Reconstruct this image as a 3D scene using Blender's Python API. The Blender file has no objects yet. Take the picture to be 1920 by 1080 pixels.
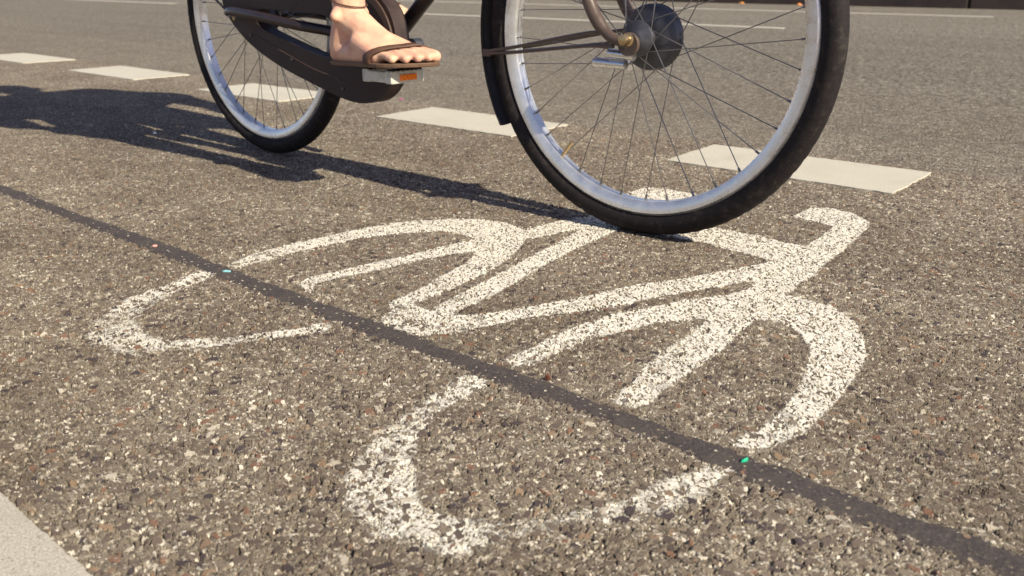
import bpy, bmesh, math, random
import numpy as np
from mathutils import Vector, Matrix

random.seed(7)
C = bpy.context.scene.collection
S = bpy.context.scene
R = math.radians

# ------------------------------------------------------------------ camera
cam_d = bpy.data.cameras.new("camera")
cam = bpy.data.objects.new("camera", cam_d)
C.objects.link(cam)
cam.location = (0, 0, 0.470)
cam.rotation_euler = (R(90 - 18.993), 0, R(41.59))
cam_d.sensor_width = 36
cam_d.lens = 36 * 1716.06 / 1920
cam_d.clip_start = 0.02
cam_d.clip_end = 600
cam_d.dof.use_dof = True
cam_d.dof.focus_distance = 1.35
cam_d.dof.aperture_fstop = 9
S.camera = cam

# ------------------------------------------------------------------ sky, sun, exposure
SUN_EL, SUN_AZ = 34.5, 2.6            # height; drift of the shadows from the lane direction
d = Vector((-math.cos(R(SUN_EL)) * math.cos(R(SUN_AZ)), math.cos(R(SUN_EL)) * math.sin(R(SUN_AZ)), -math.sin(R(SUN_EL))))
W = bpy.data.worlds.new("World")
S.world = W
W.use_nodes = True
nt = W.node_tree
sky = nt.nodes.new("ShaderNodeTexSky")
sky.sky_type = 'NISHITA'
sky.sun_disc = False
sky.sun_elevation = R(SUN_EL)
sky.sun_rotation = math.atan2(-d.x, -d.y)
sky.air_density = 1.0
sky.dust_density = 0.8
sky.ozone_density = 2.0
bg = nt.nodes["Background"]
tint = nt.nodes.new("ShaderNodeMix")
tint.data_type = 'RGBA'
tint.blend_type = 'MULTIPLY'
tint.inputs[0].default_value = 1.0
tint.inputs[7].default_value = (1.0, 0.84, 0.86, 1)      # slightly hazy, mauve city sky
nt.links.new(sky.outputs[0], tint.inputs[6])
nt.links.new(tint.outputs[2], bg.inputs[0])
bg.inputs[1].default_value = 0.084
sl = bpy.data.lights.new("sun", 'SUN')
sl.energy = 4.4
sl.angle = R(0.55)
sl.color = (1.0, 0.895, 0.70)
sun = bpy.data.objects.new("sun", sl)
C.objects.link(sun)
sun.location = (2, 0, 6)
sun.rotation_euler = d.to_track_quat('-Z', 'Y').to_euler()
S.view_settings.view_transform = 'Standard'
S.view_settings.look = 'None'
S.view_settings.exposure = 0.84
S.view_settings.gamma = 1.0

# ------------------------------------------------------------------ helpers
def tag(o, label=None, cat=None, group=None, kind=None):
    for k, v in (("label", label), ("category", cat), ("group", group), ("kind", kind)):
        if v:
            o[k] = v
    return o

def empty(name, loc, label, cat, group=None):
    o = bpy.data.objects.new(name, None)
    C.objects.link(o)
    o.location = loc
    o.empty_display_size = 0.1
    return tag(o, label, cat, group)

class MB:
    """collects shapes, then links them as one mesh object"""
    def __init__(self):
        self.v, self.f = [], []
    def add(self, vs, fs):
        b = len(self.v)
        self.v += [tuple(x) for x in vs]
        self.f += [tuple(b + i for i in q) for q in fs]
        return self
    def tube(self, path, rad, n=10, caps=True, flat=1.0):
        P = [Vector(p) for p in path]
        rad = rad if hasattr(rad, '__len__') else [rad] * len(P)
        vs, fs = [], []
        up = None
        for i, p in enumerate(P):
            t = (P[min(i + 1, len(P) - 1)] - P[max(i - 1, 0)]).normalized()
            if up is None:
                up = Vector((0, 1, 0)) if abs(t.y) < 0.9 else Vector((0, 0, 1))
            u = (up - t * up.dot(t)).normalized()
            w = t.cross(u)
            up = u
            for k in range(n):
                a = 2 * math.pi * k / n
                vs.append(p + u * (math.cos(a) * rad[i]) + w * (math.sin(a) * rad[i] * flat))
        for i in range(len(P) - 1):
            for k in range(n):
                k2 = (k + 1) % n
                fs.append((i * n + k, i * n + k2, (i + 1) * n + k2, (i + 1) * n + k))
        if caps:
            fs.append(tuple(range(n))[::-1])
            fs.append(tuple((len(P) - 1) * n + k for k in range(n)))
        return self.add(vs, fs)
    def ring(self, prof, n=96, a0=0.0, a1=360.0, centre=(0, 0, 0)):
        """sweep a closed profile of (radius, y) round the y axis"""
        full = abs(a1 - a0) >= 359.9
        m = n if full else n + 1
        k = len(prof)
        vs, fs = [], []
        for i in range(m):
            a = R(a0 + (a1 - a0) * i / n)
            for r, y in prof:
                vs.append((centre[0] + r * math.cos(a), centre[1] + y, centre[2] + r * math.sin(a)))
        for i in range(n):
            j = (i + 1) % m
            for q in range(k):
                q2 = (q + 1) % k
                fs.append((i * k + q, i * k + q2, j * k + q2, j * k + q))
        if not full:
            fs.append(tuple(range(k)))
            fs.append(tuple(n * k + q for q in range(k))[::-1])
        return self.add(vs, fs)
    def box(self, c, s, rot=None):
        M = rot if rot is not None else Matrix.Identity(3)
        vs = [Vector(c) + M @ Vector((x * s[0] / 2, y * s[1] / 2, z * s[2] / 2)) for x in (-1, 1) for y in (-1, 1) for z in (-1, 1)]
        return self.add(vs, [(0, 1, 3, 2), (4, 6, 7, 5), (0, 4, 5, 1), (2, 3, 7, 6), (0, 2, 6, 4), (1, 5, 7, 3)])
    def disc_y(self, c, prof, n=40):
        """lathe of (radius, y) pairs round the y axis, closed at both ends"""
        vs, fs = [], []
        k = len(prof)
        for i in range(n):
            a = 2 * math.pi * i / n
            for r, y in prof:
                vs.append((c[0] + r * math.cos(a), c[1] + y, c[2] + r * math.sin(a)))
        for i in range(n):
            j = (i + 1) % n
            for q in range(k - 1):
                fs.append((i * k + q, i * k + q + 1, j * k + q + 1, j * k + q))
        fs.append(tuple(i * k for i in range(n)))
        fs.append(tuple(i * k + k - 1 for i in range(n))[::-1])
        return self.add(vs, fs)
    def cone(self, a, ra, b, rb, n=14):
        """capsule with two radii (closed)"""
        a, b = Vector(a), Vector(b)
        t = (b - a).normalized()
        u = t.orthogonal().normalized()
        w = t.cross(u)
        rings = []
        for th in (-70, -45, -20, 0):
            rings.append((a + t * (ra * math.sin(R(th))), ra * math.cos(R(th))))
        for th in (0, 20, 45, 70):
            rings.append((b + t * (rb * math.sin(R(th))), rb * math.cos(R(th))))
        vs, fs = [], []
        for c, r in rings:
            for k in range(n):
                q = 2 * math.pi * k / n
                vs.append(c + u * (r * math.cos(q)) + w * (r * math.sin(q)))
        for i in range(len(rings) - 1):
            for k in range(n):
                k2 = (k + 1) % n
                fs.append((i * n + k, i * n + k2, (i + 1) * n + k2, (i + 1) * n + k))
        fs.append(tuple(range(n))[::-1])
        fs.append(tuple((len(rings) - 1) * n + k for k in range(n)))
        return self.add(vs, fs)
    def build(self, name, mat, parent=None, smooth=True, bevel=0, move=None):
        me = bpy.data.meshes.new(name)
        vs = self.v if move is None else [tuple(move @ Vector(p)) for p in self.v]
        me.from_pydata(vs, [], self.f)
        bm = bmesh.new()
        bm.from_mesh(me)
        bmesh.ops.recalc_face_normals(bm, faces=bm.faces)
        bm.to_mesh(me)
        bm.free()
        o = bpy.data.objects.new(name, me)
        C.objects.link(o)
        me.materials.append(mat)
        if smooth:
            me.polygons.foreach_set("use_smooth", [True] * len(me.polygons))
            me.set_sharp_from_angle(angle=R(40))
        if bevel:
            b = o.modifiers.new("bevel", 'BEVEL')
            b.width = bevel
            b.segments = 2
            b.limit_method = 'ANGLE'
            b.harden_normals = False
        if parent:
            o.parent = parent
        return o

def spline(pts, n=8):
    """Catmull-Rom through the points"""
    P = [Vector(p) for p in pts]
    out = []
    for i in range(len(P) - 1):
        p0, p1, p2, p3 = P[max(i - 1, 0)], P[i], P[i + 1], P[min(i + 2, len(P) - 1)]
        for k in range(n):
            t = k / n
            out.append(0.5 * ((2 * p1) + (p2 - p0) * t + (2 * p0 - 5 * p1 + 4 * p2 - p3) * t * t + (3 * p1 - p0 - 3 * p2 + p3) * t ** 3))
    out.append(P[-1])
    return out

# ------------------------------------------------------------------ node helpers
class N:
    def __init__(self, tree):
        self.t = tree
    def n(self, typ, **kw):
        o = self.t.nodes.new(typ)
        for k, v in kw.items():
            setattr(o, k, v)
        return o
    def l(self, a, b):
        self.t.links.new(a, b)
    def set(self, sock, v):
        if isinstance(v, bpy.types.NodeSocket):
            self.l(v, sock)
        elif v is not None:
            sock.default_value = v
    def m(self, op, a, b=None, c=None, clamp=False):
        o = self.n("ShaderNodeMath", operation=op, use_clamp=clamp)
        for i, v in enumerate((a, b, c)):
            if v is not None:
                self.set(o.inputs[i], v)
        return o.outputs[0]
    def vm(self, op, a, b=None):
        o = self.n("ShaderNodeVectorMath", operation=op)
        self.set(o.inputs[0], a)
        if b is not None:
            if op == 'SCALE':
                self.set(o.inputs[3], b)
            else:
                self.set(o.inputs[1], b)
        return o.outputs[1] if op in ('DOT_PRODUCT', 'LENGTH', 'DISTANCE') else o.outputs[0]
    def noise(self, vec, scale, detail=2.0, rough=0.5, dim='2D', col=False):
        o = self.n("ShaderNodeTexNoise", noise_dimensions=dim)
        self.set(o.inputs['Vector'], vec)
        o.inputs['Scale'].default_value = scale
        o.inputs['Detail'].default_value = detail
        o.inputs['Roughness'].default_value = rough
        return o.outputs[1 if col else 0]
    def vor(self, vec, scale, feature='F1'):
        o = self.n("ShaderNodeTexVoronoi", voronoi_dimensions='2D', feature=feature)
        self.set(o.inputs['Vector'], vec)
        o.inputs['Scale'].default_value = scale
        return o
    def step(self, x, a, b, lo=0.0, hi=1.0, smooth=True):
        o = self.n("ShaderNodeMapRange", interpolation_type='SMOOTHSTEP' if smooth else 'LINEAR')
        self.set(o.inputs[0], x)
        for i, v in enumerate((a, b, lo, hi)):
            self.set(o.inputs[i + 1], v)
        return o.outputs[0]
    def mix(self, f, a, b, mode='MIX'):
        o = self.n("ShaderNodeMix", data_type='RGBA', blend_type=mode)
        self.set(o.inputs[0], f)
        self.set(o.inputs[6], a)
        self.set(o.inputs[7], b)
        return o.outputs[2]
    def ramp(self, f, stops, const=False):
        o = self.n("ShaderNodeValToRGB")
        o.color_ramp.interpolation = 'CONSTANT' if const else 'LINEAR'
        e = o.color_ramp.elements
        e[0].position, e[0].color = stops[0][0], (*stops[0][1], 1)
        e[1].position, e[1].color = stops[1][0], (*stops[1][1], 1)
        for p, c in stops[2:]:
            q = e.new(p)
            q.color = (*c, 1)
        self.set(o.inputs[0], f)
        return o.outputs[0]

def material(name):
    m = bpy.data.materials.new(name)
    m.use_nodes = True
    k = N(m.node_tree)
    return m, k, m.node_tree.nodes["Principled BSDF"], m.node_tree.nodes["Material Output"]

def simple(name, col, rough=0.5, metal=0.0, var=0.15, scale=60, bump=0.0, spec=0.5, sss=0.0, coat=0.0):
    m, k, b, out = material(name)
    tc = k.n("ShaderNodeTexCoord").outputs['Object']
    f = k.noise(tc, scale, 4, 0.6, '3D')
    g = k.noise(tc, scale * 0.13, 2, 0.5, '3D')
    lo = tuple(c * (1 - var) for c in col)
    hi = tuple(min(1, c * (1 + var)) for c in col)
    k.l(k.mix(k.step(k.m('ADD', k.m('MULTIPLY', f, 0.6), k.m('MULTIPLY', g, 0.4)), 0.3, 0.7), (*lo, 1), (*hi, 1)), b.inputs['Base Color'])
    k.l(k.step(f, 0.3, 0.7, max(0, rough - 0.08), min(1, rough + 0.1)), b.inputs['Roughness'])
    b.inputs['Metallic'].default_value = metal
    b.inputs['Specular IOR Level'].default_value = spec
    b.inputs['Coat Weight'].default_value = coat
    if sss:
        b.inputs['Subsurface Weight'].default_value = sss
        b.inputs['Subsurface Radius'].default_value = (0.012, 0.004, 0.002)
    if bump:
        bp = k.n("ShaderNodeBump")
        bp.inputs['Strength'].default_value = bump
        bp.inputs['Distance'].default_value = 0.002
        k.l(f, bp.inputs['Height'])
        k.l(bp.outputs[0], b.inputs['Normal'])
    return m

# ------------------------------------------------------------------ the chippings of the asphalt (shared by the road and the thin worn paint)
AMP = 0.0066
MID = 0.35
def chippings():
    g = bpy.data.node_groups.new("chippings", 'ShaderNodeTree')
    for nm, ty in (("Color", 'NodeSocketColor'), ("Height", 'NodeSocketFloat'), ("Bare", 'NodeSocketFloat'), ("Tooth", 'NodeSocketFloat'), ("Rough", 'NodeSocketFloat')):
        g.interface.new_socket(nm, in_out='OUTPUT', socket_type=ty)
    k = N(g)
    out = k.n("NodeGroupOutput")
    pos = k.n("ShaderNodeNewGeometry").outputs['Position']
    sep = k.n("ShaderNodeSeparateXYZ")
    k.l(pos, sep.inputs[0])
    cmb = k.n("ShaderNodeCombineXYZ")
    k.l(sep.outputs[0], cmb.inputs[0])
    k.l(sep.outputs[1], cmb.inputs[1])
    P0 = cmb.outputs[0]
    wob = k.vm('SUBTRACT', k.noise(P0, 320, 1, 0.5, '2D', True), (0.5, 0.5, 0.5))
    P = k.vm('ADD', P0, k.vm('SCALE', wob, 0.0030))
    drift = k.vm('SUBTRACT', k.noise(P0, 13, 1, 0.5, '2D', True), (0.5, 0.5, 0.5))
    P = k.vm('ADD', P, k.vm('SCALE', drift, 0.022))          # chippings run larger and smaller from spot to spot
    def layer(scale, present, edge, tilt):
        v = k.vor(P, scale)
        e = k.vor(P, scale, 'DISTANCE_TO_EDGE').outputs['Distance']
        s = k.n("ShaderNodeSeparateColor")
        k.l(v.outputs['Color'], s.inputs[0])
        r, gg, b = s.outputs
        pres = k.m('LESS_THAN', r, present)
        low = k.m('MULTIPLY', gg, edge)
        mask = k.m('MULTIPLY', k.step(e, low, k.m('ADD', low, 0.075)), pres)
        loc = k.vm('SCALE', k.vm('SUBTRACT', P, v.outputs['Position']), scale)
        dirn = k.vm('SUBTRACT', v.outputs['Color'], (present * 0.5, 0.5, 0.5))
        tl = k.m('MULTIPLY', k.vm('DOT_PRODUCT', loc, dirn), tilt)
        inside = k.m('MULTIPLY', k.step(e, k.m('ADD', low, 0.03), k.m('ADD', low, 0.06)), pres)
        return mask, tl, r, gg, b, inside
    mA, tA, rA, gA, bA, iA = layer(92, 0.58, 0.20, 0.70)
    mB, tB, rB, gB, bB, iB = layer(178, 0.72, 0.14, 0.60)
    mC, tC, rC, gC, bC, iC = layer(390, 0.80, 0.10, 0.30)
    f1 = k.noise(P0, 900, 3, 0.6)
    f2 = k.noise(P0, 75, 3, 0.6)
    f3 = k.noise(P0, 3.2, 4, 0.6)
    pit = k.step(f2, 0.40, 0.50, 0.0, 1.0)
    base = k.m('MULTIPLY_ADD', pit, 0.40, k.m('MULTIPLY', f1, 0.16))
    hC = k.m('MULTIPLY', mC, k.m('ADD', k.m('MULTIPLY', pit, 0.22), 0.10))
    base = k.m('ADD', base, hC)
    gapA = k.m('MULTIPLY', k.m('MULTIPLY', k.m('SUBTRACT', 1.0, mA), k.m('LESS_THAN', rA, 0.58)), k.step(rA, 0.26, 0.30, 1.0, 0.0))
    gapA = k.m('MULTIPLY', gapA, k.step(k.noise(P0, 120, 1), 0.44, 0.56))
    keepg = k.m('SUBTRACT', 1.0, gapA)
    base = k.m('SUBTRACT', k.m('MULTIPLY', base, keepg), k.m('MULTIPLY', gapA, 0.45))
    hB = k.m('MULTIPLY', k.m('MULTIPLY', mB, keepg), k.m('ADD', k.m('ADD', k.m('MULTIPLY_ADD', gB, 0.22, 0.50), tB), k.m('MULTIPLY', f1, 0.08)))
    hA = k.m('MULTIPLY', mA, k.m('ADD', k.m('ADD', k.m('MULTIPLY_ADD', gA, 0.26, 0.66), tA), k.m('MULTIPLY', f1, 0.07)))
    H = k.m('MAXIMUM', k.m('MAXIMUM', hA, hB), base)
    k.l(H, out.inputs['Height'])
    isA = k.m('MULTIPLY', k.m('GREATER_THAN', hA, k.m('MAXIMUM', hB, base)), iA)
    isB = k.m('MULTIPLY', k.m('GREATER_THAN', hB, k.m('MAXIMUM', hA, base)), iB)
    cA = k.ramp(bA, [(0.0, (0.066, 0.053, 0.055)), (0.12, (0.118, 0.095, 0.080)), (0.32, (0.146, 0.120, 0.096)), (0.50, (0.108, 0.085, 0.074)), (0.60, (0.182, 0.152, 0.119)), (0.76, (0.142, 0.113, 0.089)), (0.88, (0.190, 0.112, 0.080)), (0.925, (0.240, 0.170, 0.116)), (0.965, (0.45, 0.41, 0.335))], True)
    cB = k.ramp(bB, [(0.0, (0.098, 0.081, 0.069)), (0.12, (0.195, 0.164, 0.129)), (0.40, (0.158, 0.131, 0.104)), (0.52, (0.240, 0.206, 0.163)), (0.62, (0.200, 0.132, 0.094)), (0.65, (0.30, 0.265, 0.212)), (0.77, (0.60, 0.56, 0.475)), (0.90, (0.42, 0.38, 0.306))], True)
    cC = k.ramp(bC, [(0.0, (0.150, 0.126, 0.101)), (0.30, (0.215, 0.186, 0.147)), (0.58, (0.262, 0.229, 0.182)), (0.80, (0.37, 0.335, 0.272)), (0.90, (0.54, 0.50, 0.42))], True)
    mort = k.mix(f1, (0.140, 0.117, 0.092, 1), (0.270, 0.236, 0.188, 1))
    col = k.mix(mC, mort, cC)
    col = k.mix(isB, col, cB)
    col = k.mix(isA, col, cA)
    # grains inside each chipping, and broad wear over metres
    col = k.mix(0.6, col, k.mix(k.step(f1, 0.3, 0.7), (1.00, 1.00, 1.00, 1), (1.52, 1.52, 1.50, 1)), 'MULTIPLY')
    col = k.mix(k.step(f3, 0.35, 0.65, 0.0, 0.8), col, k.mix(1.0, col, (0.80, 0.78, 0.77, 1), 'MULTIPLY'))
    k.l(col, out.inputs['Color'])
    k.l(k.m('MULTIPLY', k.m('MAXIMUM', iA, 0.0), k.step(gA, 0.25, 0.40)), out.inputs['Bare'])
    k.l(k.m('MAXIMUM', k.m('MAXIMUM', hA, hB), base), out.inputs['Tooth'])
    k.l(k.step(bA, 0, 1, 0.80, 0.95), out.inputs['Rough'])
    return g
CHIP = chippings()

def displace(k, out, h, scale=AMP):
    dn = k.n("ShaderNodeDisplacement")
    dn.inputs['Midlevel'].default_value = 0.0
    dn.inputs['Scale'].default_value = scale
    k.set(dn.inputs['Height'], h)
    k.l(dn.outputs[0], out.inputs['Displacement'])

def asphalt():
    m, k, b, out = material("asphalt_with_chippings")
    g = k.n("ShaderNodeGroup")
    g.node_tree = CHIP
    pos = k.n("ShaderNodeNewGeometry").outputs['Position']
    sep = k.n("ShaderNodeSeparateXYZ")
    k.l(pos, sep.inputs[0])
    # car lanes beyond the dashes were laid in a finer, greyer mix; the strip by the far kerb is paler again
    wv = k.m('MULTIPLY', k.m('SUBTRACT', k.noise(pos, 9, 2), 0.5), 0.08)
    lane = k.step(k.m('ADD', sep.outputs[1], wv), 2.36, 2.44)
    lane2 = k.step(k.m('ADD', sep.outputs[1], wv), 7.7, 7.9)
    col = g.outputs['Color']
    grain = k.m('ADD', k.m('MULTIPLY_ADD', k.noise(pos, 95, 3, 0.8), 0.58, k.m('MULTIPLY', k.noise(pos, 40, 2, 0.6), 0.27)), k.m('MULTIPLY', k.noise(pos, 17, 2, 0.7), 0.15))
    fine = k.ramp(grain, [(0.41, (0.040, 0.034, 0.033)), (0.47, (0.120, 0.105, 0.088)), (0.515, (0.175, 0.156, 0.126)), (0.56, (0.35, 0.325, 0.265)), (0.62, (0.56, 0.53, 0.45))])
    fine2 = k.mix(1.0, fine, (1.12, 1.12, 1.12, 1), 'MULTIPLY')
    farther = k.step(sep.outputs[1], 2.9, 4.6)
    col = k.mix(k.m('MULTIPLY_ADD', farther, 0.42, k.m('MULTIPLY', lane, 0.40)), col, fine)
    col = k.mix(k.m('MULTIPLY', lane2, 0.8), col, fine2)
    # faint wheel tracks and stains along the lane
    st = k.n("ShaderNodeMapping")
    st.inputs['Scale'].default_value = (0.25, 2.2, 1)
    k.l(pos, st.inputs[0])
    stain = k.noise(st.outputs[0], 1.3, 4, 0.55)
    col = k.mix(k.step(stain, 0.40, 0.68, 0.0, 0.35), col, k.mix(1.0, col, (0.70, 0.69, 0.70, 1), 'MULTIPLY'))
    k.l(col, b.inputs['Base Color'])
    k.l(g.outputs['Rough'], b.inputs['Roughness'])
    b.inputs['Specular IOR Level'].default_value = 0.12
    # the meshed part carries the chippings as real relief, the outskirts as a bump of the same height
    at = k.n("ShaderNodeAttribute", attribute_name="relief")
    displace(k, out, k.m('MULTIPLY', k.m('SUBTRACT', g.outputs['Height'], MID), at.outputs['Fac']))
    bp = k.n("ShaderNodeBump")
    bp.inputs['Distance'].default_value = 0.012
    k.l(k.m('MULTIPLY', k.m('SUBTRACT', 1.0, at.outputs['Fac']), 0.9), bp.inputs['Strength'])
    k.l(k.noise(pos, 130, 2, 0.7), bp.inputs['Height'])
    k.l(bp.outputs[0], b.inputs['Normal'])
    m.displacement_method = 'BOTH'
    return m

def worn_paint(name, col, wear_lo, wear_hi):
    """thin paint on the chippings: 'cover' (metres inside the stroke) comes from the mesh"""
    m, k, b, out = material(name)
    g = k.n("ShaderNodeGroup")
    g.node_tree = CHIP
    at = k.n("ShaderNodeAttribute", attribute_name="cover")
    pos = k.n("ShaderNodeNewGeometry").outputs['Position']
    sep = k.n("ShaderNodeSeparateXYZ")
    k.l(pos, sep.inputs[0])
    wear = k.step(sep.outputs[1], 0.45, 1.25, wear_lo, wear_hi)
    rub = k.vm('DISTANCE', pos, (-0.43, 0.61, 0.0))
    wear = k.m('ADD', wear, k.step(rub, 0.05, 0.17, 0.30, 0.0))
    big = k.noise(pos, 11, 3, 0.6)
    med = k.noise(pos, 150, 3, 0.65)
    fin = k.noise(pos, 1000, 4, 0.75)
    edge = k.step(at.outputs['Fac'], k.m('MULTIPLY_ADD', wear, -0.006, -0.0125), k.m('MULTIPLY_ADD', wear, 0.008, 0.004))               # soft ragged rim of the stencil spray
    have = k.m('ADD', k.m('MULTIPLY', edge, 1.15), k.m('MULTIPLY', k.m('SUBTRACT', big, 0.5), 0.9))
    worn = k.m('MULTIPLY_ADD', wear, 0.62, k.m('MULTIPLY', k.m('SUBTRACT', k.m('MULTIPLY_ADD', fin, 0.6, k.m('MULTIPLY', med, 0.4)), 0.5), k.m('MULTIPLY_ADD', wear, 0.85, 1.0)))
    keep = k.step(k.m('SUBTRACT', have, worn), 0.36, 0.52)
    bare = k.m('MULTIPLY', g.outputs['Bare'], k.step(k.m('MULTIPLY_ADD', wear, 0.9, k.m('MULTIPLY', k.m('SUBTRACT', big, 0.5), 1.0)), 0.30, 0.62))
    keep = k.m('MULTIPLY', keep, k.m('SUBTRACT', 1.0, bare))
    keep = k.m('MULTIPLY', keep, k.step(g.outputs['Tooth'], -0.15, 0.08))   # deep pits never took paint
    c = k.mix(k.step(fin, 0.3, 0.7), (*[x * 0.86 for x in col], 1), (*col, 1))
    c = k.mix(k.m('MULTIPLY', big, 0.25), c, (0.42, 0.38, 0.31, 1))
    k.l(c, b.inputs['Base Color'])
    b.inputs['Roughness'].default_value = 0.75
    tr = k.n("ShaderNodeBsdfTransparent")
    mx = k.n("ShaderNodeMixShader")
    k.l(keep, mx.inputs[0])
    k.l(tr.outputs[0], mx.inputs[1])
    k.l(b.outputs[0], mx.inputs[2])
    k.l(mx.outputs[0], out.inputs['Surface'])
    displace(k, out, k.m('MULTIPLY_ADD', g.outputs['Height'], 0.90, 0.13 - MID))
    m.displacement_method = 'BOTH'
    return m

def thick_paint(name, col, dirt=0.3):
    m, k, b, out = material(name)
    pos = k.n("ShaderNodeNewGeometry").outputs['Position']
    fin = k.noise(pos, 430, 4, 0.75)
    big = k.noise(pos, 7, 4, 0.6)
    gr = k.step(fin, 0.28, 0.72)
    c = k.mix(gr, (*[x * 0.62 for x in col], 1), (*[min(1, x * 1.22) for x in col], 1))
    c = k.mix(k.step(big, 0.45, 0.75, 0, dirt), c, (0.30, 0.27, 0.22, 1))
    chip = k.m('MULTIPLY', k.step(k.noise(pos, 170, 4, 0.7), 0.61, 0.66), k.step(k.noise(pos, 5, 2), 0.45, 0.65))
    c = k.mix(k.m('MULTIPLY', chip, 0.7), c, (0.17, 0.145, 0.115, 1))
    k.l(c, b.inputs['Base Color'])
    b.inputs['Roughness'].default_value = 0.85
    b.inputs['Specular IOR Level'].default_value = 0.2
    bp = k.n("ShaderNodeBump")
    bp.inputs['Strength'].default_value = 0.6
    bp.inputs['Distance'].default_value = 0.0012
    k.l(fin, bp.inputs['Height'])
    k.l(bp.outputs[0], b.inputs['Normal'])
    return m

def bitumen():
    m, k, b, out = material("bitumen_sealant")
    pos = k.n("ShaderNodeNewGeometry").outputs['Position']
    f = k.noise(pos, 260, 4, 0.7)
    gq = k.noise(pos, 30, 3, 0.6)
    c = k.ramp(f, [(0.25, (0.036, 0.031, 0.034)), (0.5, (0.056, 0.048, 0.048)), (0.66, (0.088, 0.075, 0.066)), (0.74, (0.30, 0.26, 0.20))])
    c = k.mix(k.step(gq, 0.35, 0.7, 0, 0.5), c, (0.088, 0.075, 0.068, 1))
    gv = k.vor(pos, 130)
    sc = k.n("ShaderNodeSeparateColor")
    k.l(gv.outputs['Color'], sc.inputs[0])
    grit = k.m('MULTIPLY', k.m('LESS_THAN', sc.outputs[0], 0.16), k.step(k.m('SUBTRACT', gv.outputs['Distance'], k.m('MULTIPLY', sc.outputs[1], 0.22)), 0.04, 0.10, 1.0, 0.0))
    c = k.mix(grit, c, k.mix(sc.outputs[2], (0.20, 0.15, 0.10, 1), (0.55, 0.51, 0.43, 1)))
    k.l(c, b.inputs['Base Color'])
    b.inputs['Roughness'].default_value = 0.8
    b.inputs['Specular IOR Level'].default_value = 0.2
    bp = k.n("ShaderNodeBump")
    bp.inputs['Strength'].default_value = 0.5
    bp.inputs['Distance'].default_value = 0.0015
    k.l(f, bp.inputs['Height'])
    k.l(bp.outputs[0], b.inputs['Normal'])
    return m

M_ROAD = asphalt()
M_SYMBOL = worn_paint("worn_white_paint", (0.80, 0.77, 0.68), 0.98, 0.02)
M_DASH = thick_paint("lane_dash_paint", (0.53, 0.505, 0.425), 0.18)
M_LINE = thick_paint("lane_line_paint", (0.60, 0.56, 0.48), 0.15)
M_STRIPE = thick_paint("old_stripe_paint", (0.46, 0.43, 0.365), 0.35)
M_SEAL = bitumen()
M_RUBBER = simple("tyre_rubber", (0.012, 0.0095, 0.011), 0.72, 0, 0.3, 90, 0.3, 0.22)
def dusty_rubber():
    m, k, b, out = material("dusty_tyre_rubber")
    tc = k.n("ShaderNodeTexCoord").outputs['Object']
    f = k.noise(tc, 55, 5, 0.7, '3D')
    g2 = k.noise(tc, 420, 3, 0.7, '3D')
    c = k.mix(k.step(g2, 0.35, 0.65), (0.008, 0.0065, 0.0078, 1), (0.017, 0.014, 0.015, 1))
    c = k.mix(k.step(f, 0.50, 0.72, 0.0, 0.40), c, (0.075, 0.062, 0.052, 1))
    k.l(c, b.inputs['Base Color'])
    b.inputs['Roughness'].default_value = 0.75
    b.inputs['Specular IOR Level'].default_value = 0.22
    return m
M_TYRE = dusty_rubber()
M_ALU = simple("rim_aluminium", (0.74, 0.74, 0.74), 0.30, 0.8, 0.12, 40, 0.05)
M_STEEL = simple("spoke_steel", (0.20, 0.19, 0.19), 0.40, 0.8, 0.15, 50)
M_HUB = simple("hub_metal", (0.07, 0.072, 0.085), 0.42, 0.6, 0.2, 60, 0.1)
M_CHROME = simple("bright_metal", (0.70, 0.70, 0.70), 0.25, 1.0, 0.1, 50)
M_BRASS = simple("weathered_nut_metal", (0.48, 0.36, 0.20), 0.38, 0.9, 0.2, 80)
M_FRAME = simple("dark_frame_enamel", (0.026, 0.018, 0.019), 0.34, 0, 0.2, 30, 0.02, 0.45, 0, 0.2)
M_FORK = simple("brown_fork_enamel", (0.085, 0.060, 0.048), 0.40, 0, 0.25, 40, 0.03)
M_GUARD = simple("mudguard_plastic", (0.012, 0.010, 0.012), 0.5, 0, 0.2, 40, 0.05, 0.25)
M_CASE = simple("chaincase_plastic", (0.028, 0.018, 0.0185), 0.55, 0, 0.2, 70, 0.06, 0.25)
def scuffed_case():
    m, k, b, out = material("scuffed_chaincase")
    tc = k.n("ShaderNodeTexCoord").outputs['Object']
    mp = k.n("ShaderNodeMapping")
    mp.inputs['Scale'].default_value = (14, 60, 160)
    mp.inputs['Rotation'].default_value = (0, R(20), 0)
    k.l(tc, mp.inputs[0])
    scr = k.noise(mp.outputs[0], 1.0, 4, 0.7, '3D')
    dust = k.noise(tc, 9, 5, 0.65, '3D')
    fine = k.noise(tc, 300, 3, 0.7, '3D')
    c = k.mix(k.step(fine, 0.3, 0.7), (0.024, 0.015, 0.0155, 1), (0.034, 0.022, 0.022, 1))
    c = k.mix(k.step(dust, 0.46, 0.72, 0, 0.32), c, (0.105, 0.080, 0.064, 1))
    c = k.mix(k.step(scr, 0.66, 0.70, 0, 0.5), c, (0.11, 0.085, 0.075, 1))
    k.l(c, b.inputs['Base Color'])
    k.l(k.step(dust, 0.4, 0.7, 0.48, 0.75), b.inputs['Roughness'])
    b.inputs['Specular IOR Level'].default_value = 0.28
    return m
M_CASE = scuffed_case()
M_CASE2 = simple("painted_sunlit_rim_and_seam", (0.060, 0.038, 0.030), 0.48, 0, 0.2, 70, 0.05)  # paler brown: sunlight on the case's front edge as colour; also the seam
M_PEDAL = simple("pedal_body", (0.52, 0.52, 0.46), 0.5, 0, 0.2, 70, 0.1)
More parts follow.
